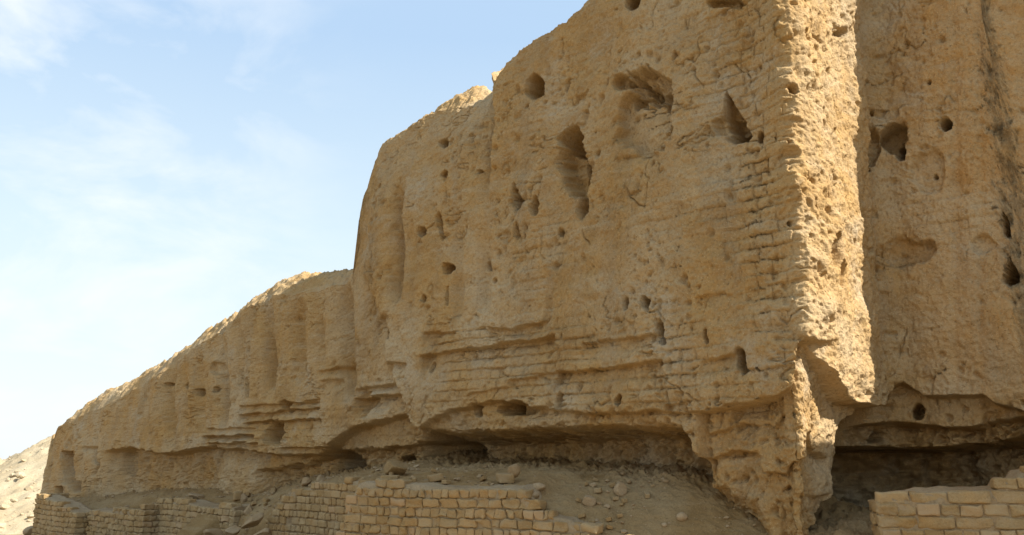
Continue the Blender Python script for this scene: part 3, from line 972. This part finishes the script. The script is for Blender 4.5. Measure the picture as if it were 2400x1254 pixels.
# ------------------------------------------------------------------ earth bank between the low walls and the great wall
NBA, NBV = 760, 210
ba = np.concatenate([np.linspace(25.2, 12, 320), np.linspace(12, -0.5, 360)[1:], np.linspace(-0.5, -6, 101)[1:]])
# bank height where it meets the hollowed foot, and at the tops of the low walls: survey px -> heights
rear = [(60, 1175), (130, 1160), (250, 1158), (400, 1140), (520, 1140), (640, 1150), (700, 1128), (760, 1112), (850, 1102), (950, 1088), (1040, 1072), (1100, 1088),
        (1300, 1088), (1500, 1102), (1600, 1114), (1650, 1125), (1800, 1215), (1880, 1250), (1960, 1250)]
ra_, rz_ = [], []
for px, py in rear:
    p = on_line(px, -0.75)
    ra_.append(-((p - C0) @ DA)); rz_.append(zpix(p, py))
ra_, rz_ = np.array(ra_)[::-1], np.array(rz_)[::-1]


def bank_front(a_list):
    pass


fa_, fv_, fz_ = [], [], []
for (px, v, py) in ((99, -.4, 1168), (99, .1, 1174), (99, .5, 1180), (99, .85, 1180), (184, .85, 1204), (222, .55, 1200), (341, .55, 1190), (372, .2, 1176), (460, .2, 1182), (552, .2, 1190)):
    p = on_line(px, v)
    fa_.append(-((p - C0) @ DA)); fv_.append(v); fz_.append(zpix(p, py))
def behind(P, Q, px, back):
    P, Q = np.array(P), np.array(Q)
    u = (Q - P) / np.linalg.norm(Q - P)
    n = np.array([-u[1], u[0]])
    n = n if n @ NA > 0 else -n
    k = ray(px, 1150)[0] / ray(px, 1150)[1]
    P = P - n * back
    t = (P[0] - k * P[1]) / (k * u[1] - u[0])
    return P + u * t


for (px, w_, py) in ((575, 0, 1215), (615, 0, 1228), (660, 4, 1176), (700, 4, 1148), (760, 4, 1136), (830, 4, 1126), (866, 4, 1124), (842, 5, 1126), (950, 5, 1126), (1060, 5, 1136), (1215, 5, 1140), (1260, 5, 1184), (1340, 5, 1206), (1400, 5, 1238)):
    if w_ == 0:
        p = at_depth(px, py, 17.6 if px < 600 else 16.8)[:2]
    else:
        p = behind(*((p4, q4) if w_ == 4 else (p5, q5)), px, 0.26)
    fa_.append(-((p - C0) @ DA)); fv_.append((p - C0) @ NA); fz_.append(zpix(p, py))
for a, v, z in ((2.0, 0.50, 0.62), (1.0, 0.1, 0.45), (0.0, -0.4, 0.15), (-0.6, -0.9, 0.2), (-1.0, -1.5, 0.45), (-2, -1.0, 0.95), (-6, -1.2, 1.0)):
    fa_.append(a); fv_.append(v); fz_.append(z)
o_ = np.argsort(fa_)
fa_, fv_, fz_ = np.array(fa_)[o_], np.array(fv_)[o_], np.array(fz_)[o_]
ra2 = np.concatenate([[-6, -2.2, -1.2], ra_]); rz2 = np.concatenate([[1.15, 0.85, 0.5], rz_])
zr = np.interp(ba, ra2, rz2)
vf = np.interp(ba, fa_, fv_)
zf_ = np.interp(ba, fa_, fz_)
sv = np.concatenate([np.linspace(-2.0, 0, 50)[:-1], np.linspace(0, 1, 110), np.linspace(1, 2, 50)[1:]])
V = []
vr = np.interp(ba, [-1.8, -0.2], [-3.6, -0.75])
gz = np.interp(ba, [-6, 0, 8, 14, 20, 29], [0.0, 0.0, 0.0, -0.15, -0.75, -1.5])
steep = np.interp(ba, [-6, -0.8, 0.0, 2.4, 3.0, 12.3, 12.5, 13.3, 13.5, 29], [.2, .2, .7, .7, .2, .2, 1.6, 1.6, .2, .2])
for s_ in sv:
    if s_ < 0:
        v = vr + s_ * 0.9
        z = zr + 0.10 * (-s_)
    elif s_ <= 1:
        v = vr + (vf - vr) * s_
        z = zr + (zf_ - zr) * (0.25 * s_ + 0.75 * s_ ** 1.6)
    else:
        t = s_ - 1
        v = vf + steep * t
        z = zf_ + (gz - 0.25 - zf_) * sst(0, 1, t)
    p = C0[None] - ba[:, None] * DA[None] + NA[None] * np.asarray(v)[:, None]
    amp = 1.0
    n = 0.06 * fbm(p[:, 0], p[:, 1], 0 * ba, 1.5, 3) + 0.030 * fbm(p[:, 0], p[:, 1], 0 * ba, 7.0, 3)
    cl = fbm(p[:, 0], p[:, 1], 0 * ba + 4, 16.0, 2)
    rough_ = 1 - sst(0.0, 0.42, s_ + 0.10 * fbm(p[:, 0], p[:, 1], 0 * ba, 1.2, 3))
    n = n + rough_ * (0.16 * fbm(p[:, 0], p[:, 1], 0 * ba + 2, 4.5, 4, 0.65) + 0.08 * np.maximum(cl, -0.2))
    n = n + 0.035 * np.maximum(cl, 0) + 0.05 * np.maximum(fbm(p[:, 0], p[:, 1], 0 * ba + 9, 5.0, 3) - 0.05, 0)
    V.append(np.column_stack([p, z + n]))
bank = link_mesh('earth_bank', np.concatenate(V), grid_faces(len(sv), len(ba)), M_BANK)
tag(bank, kind='structure')
BANK = np.array(V)


def bank_at(px, py):
    """nearest bank point to a survey pixel"""
    qx, qy = project(BANK[..., 0], BANK[..., 1], BANK[..., 2])
    d = (qx - px) ** 2 + (qy - py) ** 2
    d = np.where(BANK[..., 1] > 1, d, 1e9)
    # prefer the nearest surface to the viewer among close hits
    m = d.min()
    ok = d < m + 60
    dist = np.where(ok, BANK[..., 1], 1e9)
    i = np.unravel_index(np.argmin(dist), dist.shape)
    return BANK[i]


# ------------------------------------------------------------------ ground and far hill
gx = np.concatenate([-np.geomspace(400, 20, 50), np.linspace(-20, 12, 130)[1:], np.geomspace(12, 400, 45)[1:]])
gy = np.concatenate([-np.geomspace(400, 3, 50), np.linspace(-3, 40, 150)[1:], np.geomspace(40, 900, 50)[1:]])
GX, GY = np.meshgrid(gx, gy)
ga = -((GX - C0[0]) * DA[0] + (GY - C0[1]) * DA[1])
GZ = np.interp(ga, [-20, 0, 8, 14, 20, 29, 45, 90], [0.0, 0.0, 0.0, -0.15, -0.75, -1.6, -2.4, -3.0])
GZ = GZ + 0.10 * fbm(GX, GY, 0 * GX, 0.4, 4) * np.clip(np.hypot(GX, GY) / 6, 0.1, 1) + 0.02 * fbm(GX, GY, 0 * GX, 3, 2)
V = np.stack([GX, GY, GZ], -1).reshape(-1, 3)
ground = link_mesh('ground', V, grid_faces(len(gy), len(gx)), M_SAND)
tag(ground, kind='structure')

# hill beyond the wall's left end
hx = np.linspace(-1, 1, 260); hy = np.linspace(0, 1, 220)
HX, HY = np.meshgrid(hx, hy)
cxh, cyh = at_depth(115, 1070, 62)[:2]
hw = 34
X_ = cxh + 6 + HX * hw
Y_ = cyh - 20 + HY * 46
prof = np.interp((X_ - cxh), [-40, -16, -7, -3.6, -2.0, 0, 6, 14, 40], [-3.5, -1.6, -0.7, 0.5, 1.2, 2.4, 4.0, 4.6, 3.5])
ramp = sst(0.0, 0.5, HY)
Zh = -3.6 + (prof + 3.6) * ramp + 0.6 * ramp * fbm(X_, Y_, 0 * X_, 0.25, 4)
Zh = Zh + 1.2 * ramp * fbm(X_, Y_, 0 * X_, 0.45, 5, 0.62, ridged=True) * sst(0.25, 0.45, HY) + 0.45 * fbm(X_, Y_, 0 * X_, 1.6, 4, 0.7) + 0.5 * ramp * sst(0.25, 0.5, fbm(X_, Y_, 0 * X_ + 7, 1.3, 3)) * (1 - sst(0.5, 0.55, HY) * 0.3)
hill = link_mesh('hill', np.stack([X_, Y_, Zh], -1).reshape(-1, 3), grid_faces(220, 260), M_HILL)
tag(hill, kind='structure')

# ------------------------------------------------------------------ loose stones and fallen bricks
def rock_mesh(seed, angular=0.6, flat=(1, 0.85, 0.7)):
    import bmesh
    bm = bmesh.new()
    bmesh.ops.create_icosphere(bm, subdivisions=4, radius=1.0)
    V = np.array([v.co[:] for v in bm.verts])
    F = np.array([[v.index for v in f.verts] for f in bm.faces])
    bm.free()
    r_ = np.random.default_rng(seed)
    for _ in range(11):
        d = r_.normal(size=3); d /= np.linalg.norm(d)
        h = r_.uniform(0.45, 0.85) if r_.random() < angular else 0.95
        k = V @ d
        V = V - np.maximum(k - h, 0)[:, None] * d * 0.96
    n = fbm(V[:, 0] + seed, V[:, 1], V[:, 2], 1.6, 4)
    V = V * (1 + 0.16 * n)[:, None]
    V = V * np.array(flat)
    V -= V.mean(0)
    V /= np.abs(V).max()
    return V, F


def put_rock(name, label, cat, px, py, wpx, hratio=0.8, seed=0, angular=0.7, rot=0.0, tiltv=0.0, group=None, lift=0.0, mat=None, base=None, sink=0.25):
    b = bank_at(px, py) if base is None else np.array(base)
    size = wpx / FPX * b[1] / 2
    V, F = rock_mesh(seed, angular, (1, 0.9, hratio))
    V = V * size
    ct, st = math.cos(tiltv), math.sin(tiltv)
    V = np.column_stack([V[:, 0] * ct - V[:, 2] * st, V[:, 1], V[:, 0] * st + V[:, 2] * ct])
    cr_, sr_ = math.cos(rot), math.sin(rot)
    V = np.column_stack([V[:, 0] * cr_ - V[:, 1] * sr_, V[:, 0] * sr_ + V[:, 1] * cr_, V[:, 2]])
    zmin = V[:, 2].min()
    V[:, 2] -= zmin
    o = link_mesh(name, V, F, mat or M_ROCK)
    o.location = (b[0], b[1], b[2] + lift - sink * (V[:, 2].max()))
    return tag(o, label, cat, group)


def put_block(name, label, cat, px, py, wpx, hpx, dpx, seed=0, rot=0.0, tiltv=0.0, base=None, lift=0.0, group=None):
    """squarish broken brick"""
    b = bank_at(px, py) if base is None else np.array(base)
    k = b[1] / FPX / 2
    half = np.array([wpx * k, dpx * k, hpx * k])
    rad = 0.28 * half.min()
    p = BT_V * half
    q = np.clip(p, -(half - rad), half - rad)
    d = p - q
    l = np.linalg.norm(d, axis=1)[:, None]
    p = q + np.where(l > 1e-6, d / np.maximum(l, 1e-6) * rad, 0)
    p = p * (1 + 0.22 * perlin(p[:, 0] * 7 + seed, p[:, 1] * 7, p[:, 2] * 7))[:, None]
    ct, st = math.cos(tiltv), math.sin(tiltv)
    p = np.column_stack([p[:, 0] * ct - p[:, 2] * st, p[:, 1], p[:, 0] * st + p[:, 2] * ct])
    cr_, sr_ = math.cos(rot), math.sin(rot)
    p = np.column_stack([p[:, 0] * cr_ - p[:, 1] * sr_, p[:, 0] * sr_ + p[:, 1] * cr_, p[:, 2]])
    p[:, 2] -= p[:, 2].min()
    o = link_mesh(name, p, BT_F, M_BRICK)
    o.location = (b[0], b[1], b[2] + lift - 0.1 * p[:, 2].max())
    return tag(o, label, cat, group)


# stones that can be told apart, each where it lies
put_block('fallen_brick', 'squared mud block on the largest low brick wall, carrying a round stone', 'brick', 1180, 1124, 34, 22, 34, seed=1, rot=0.3)
put_rock('stone', 'round pale stone balanced on the right end of the largest low brick wall', 'stone', 1203, 1122, 34, 1.1, seed=4, angular=0.3, sink=0.05, lift=0.06)
put_rock('stone', 'angular pale stone lying alone in the middle of the dirt slope', 'stone', 1382, 1176, 35, 0.85, seed=9, angular=0.9, rot=0.5)
put_rock('stone', 'rounded brown stone half sunk in the dirt slope under the overhang', 'stone', 1450, 1152, 33, 1.0, seed=13, angular=0.3)
put_rock('stone', 'pointed grey lump on the bank behind the middle brick walls', 'stone', 930, 1104, 62, 0.75, seed=17, angular=0.8, mat=M_BANK)
put_block('fallen_brick', 'tan half brick lying on top of the largest low wall left of the pair', 'brick', 1020, 1122, 32, 16, 20, seed=3, rot=0.2, tiltv=0.2)
put_block('fallen_brick', 'flat worn brick on the bank just below the small dark burrow', 'brick', 912, 1120, 40, 13, 20, seed=5, rot=-0.1)
put_rock('stone', 'small pale stone at the mouth of the dark alcove', 'stone', 746, 1122, 22, 0.9, seed=21)
put_rock('stone', 'dusty stone left of the alcove mouth', 'stone', 716, 1128, 30, 0.7, seed=22, angular=0.5)
put_rock('stone', 'flat slab leaning on the bank above the third low wall', 'stone slab', 462, 1160, 42, 0.45, seed=25, angular=0.9, tiltv=-0.35)
put_rock('stone', 'small round stone on the second low wall', 'stone', 292, 1192, 17, 0.9, seed=27, angular=0.5)
put_block('fallen_brick', 'short upright brick at the right end of the third low wall', 'brick', 552, 1166, 18, 20, 16, seed=7, rot=0.4)
put_rock('stone', 'steep wedge shaped stone beside the short upright brick', 'stone', 571, 1168, 26, 1.25, seed=31, angular=0.9, tiltv=0.3)
put_rock('stone', 'blunt block of mud below the wedge shaped stone', 'stone', 578, 1196, 28, 1.1, seed=33, angular=0.6)
put_rock('stone', 'big tilted slab on top of the rubble heap', 'stone slab', 590, 1232, 56, 0.55, seed=35, angular=0.95, tiltv=0.6, base=at_depth(592, 1230, 15.9))
put_rock('stone', 'jagged stone at the left of the rubble heap', 'stone', 545, 1246, 44, 0.6, seed=36, angular=0.95, tiltv=0.3, base=at_depth(545, 1250, 16.6))
put_rock('stone', 'low broad stone in front of the rubble heap', 'stone', 618, 1252, 48, 0.6, seed=37, angular=0.9, base=at_depth(618, 1256, 15.2))
put_rock('stone', 'grey stone cut by the lower edge of the view, left of the rubble heap', 'stone', 500, 1252, 46, 0.6, seed=38, angular=0.8, base=at_depth(500, 1258, 16.9))
put_rock('stone', 'smooth stone in the shade at the far left below the hill', 'stone', 58, 1246, 40, 0.6, seed=41, angular=0.3)
put_rock('stone', 'stone in front of the farthest low wall', 'stone', 190, 1250, 36, 0.5, seed=42, angular=0.6, base=at_depth(190, 1252, 22.9))
put_rock('stone', 'crusted dark clod beyond the right end of the largest low wall', 'stone', 1262, 1140, 34, 0.7, seed=43, angular=0.5)
put_rock('stone', 'wide dusty lump on the stepped end of the largest low wall', 'stone', 1240, 1160, 44, 0.5, seed=44, angular=0.4)
put_rock('stone', 'little square chip far down the dirt slope', 'stone', 1558, 1226, 12, 0.9, seed=46, angular=0.9)
put_rock('stone', 'rough clod at the bottom of the dirt slope near the stump', 'stone', 1592, 1212, 26, 0.8, seed=47, angular=0.4)

# gravel strewn over the bank: far too small to count
g_rng = np.random.default_rng(5)
gv, gf, nv = [], [], 0
protos = [rock_mesh(100 + k, 0.8, (1, 0.8, 0.6)) for k in range(5)]


def low_rock(k):
    import bmesh
    bm = bmesh.new()
    bmesh.ops.create_icosphere(bm, subdivisions=2, radius=1.0)
    V = np.array([v.co[:] for v in bm.verts]); F = np.array([[v.index for v in f.verts] for f in bm.faces])
    bm.free()
    r_ = np.random.default_rng(k)
    for _ in range(8):
        d = r_.normal(size=3); d /= np.linalg.norm(d)
        V = V - np.maximum(V @ d - r_.uniform(0.45, 0.85), 0)[:, None] * d
    return V * np.array([1, 0.8, 0.65]), F


protos = [low_rock(200 + k) for k in range(8)]
BF = BANK.reshape(-1, 3)
pq, pqy = project(BANK[..., 0], BANK[..., 1], BANK[..., 2])
okm = (pq > 60) & (pq < 2100) & (pqy < 1270) & (BANK[..., 1] > 5)
cand = np.nonzero(okm.ravel())[0]
dens = fbm(BF[cand, 0], BF[cand, 1], 0 * cand, 0.9, 3)
wgt = np.clip(dens + 0.25, 0.02, 1) ** 1.5
pick = g_rng.choice(cand, 2400, replace=False, p=wgt / wgt.sum())
for i in pick:
    V, F = protos[g_rng.integers(8)]
    s_ = 0.010 + 0.055 * g_rng.random() ** 5
    th = g_rng.random() * 6.28
    Rm = np.array([[math.cos(th), -math.sin(th), 0], [math.sin(th), math.cos(th), 0], [0, 0, 1]])
    gv.append(V @ Rm.T * s_ + BF[i] + np.array([0, 0, s_ * 0.2]))
    gf.append(F + nv); nv += len(V)
gr = link_mesh('gravel', np.concatenate(gv), np.concatenate(gf), M_ROCK, smooth=False)
tag(gr, 'loose gravel strewn over the earth bank', 'gravel', kind='stuff')

# broken brick ends lying about the slope
f_rng = random.Random(31)
for k in range(46):
    px = f_rng.choice([f_rng.uniform(860, 1240), f_rng.uniform(1240, 1560), f_rng.uniform(1240, 1480), f_rng.uniform(560, 660)])
    py = f_rng.uniform(1098, 1128) if px < 1240 and px > 700 else f_rng.uniform(1120, 1240)
    w_ = f_rng.uniform(7, 17)
    put_block('brick_fragment', 'small broken brick end lying loose on the dirt', 'brick', px, py, w_, w_ * f_rng.uniform(0.5, 0.8), w_ * f_rng.uniform(0.6, 1.0), seed=50 + k,
              rot=f_rng.uniform(0, 3), tiltv=f_rng.uniform(-0.5, 0.5), group='broken brick ends on the dirt')

# stones scattered over the far hill
HV = np.stack([X_, Y_, Zh], -1).reshape(-1, 3)
hq, hqy = project(HV[:, 0], HV[:, 1], HV[:, 2])
cand = np.nonzero((hq > -150) & (hq < 260) & (hqy < 1270))[0]
gv, gf, nv = [], [], 0
for i in g_rng.choice(cand, min(len(cand), 900), replace=False):
    V, F = protos[g_rng.integers(8)]
    s_ = 0.06 + 0.36 * g_rng.random() ** 4
    gv.append(V * s_ + HV[i] + np.array([0, 0, 0.1 * s_])); gf.append(F + nv); nv += len(V)
hs = link_mesh('hill_stones', np.concatenate(gv), np.concatenate(gf), M_HILL, smooth=False)
tag(hs, 'loose stones scattered over the far pale hill', 'stones', kind='stuff')
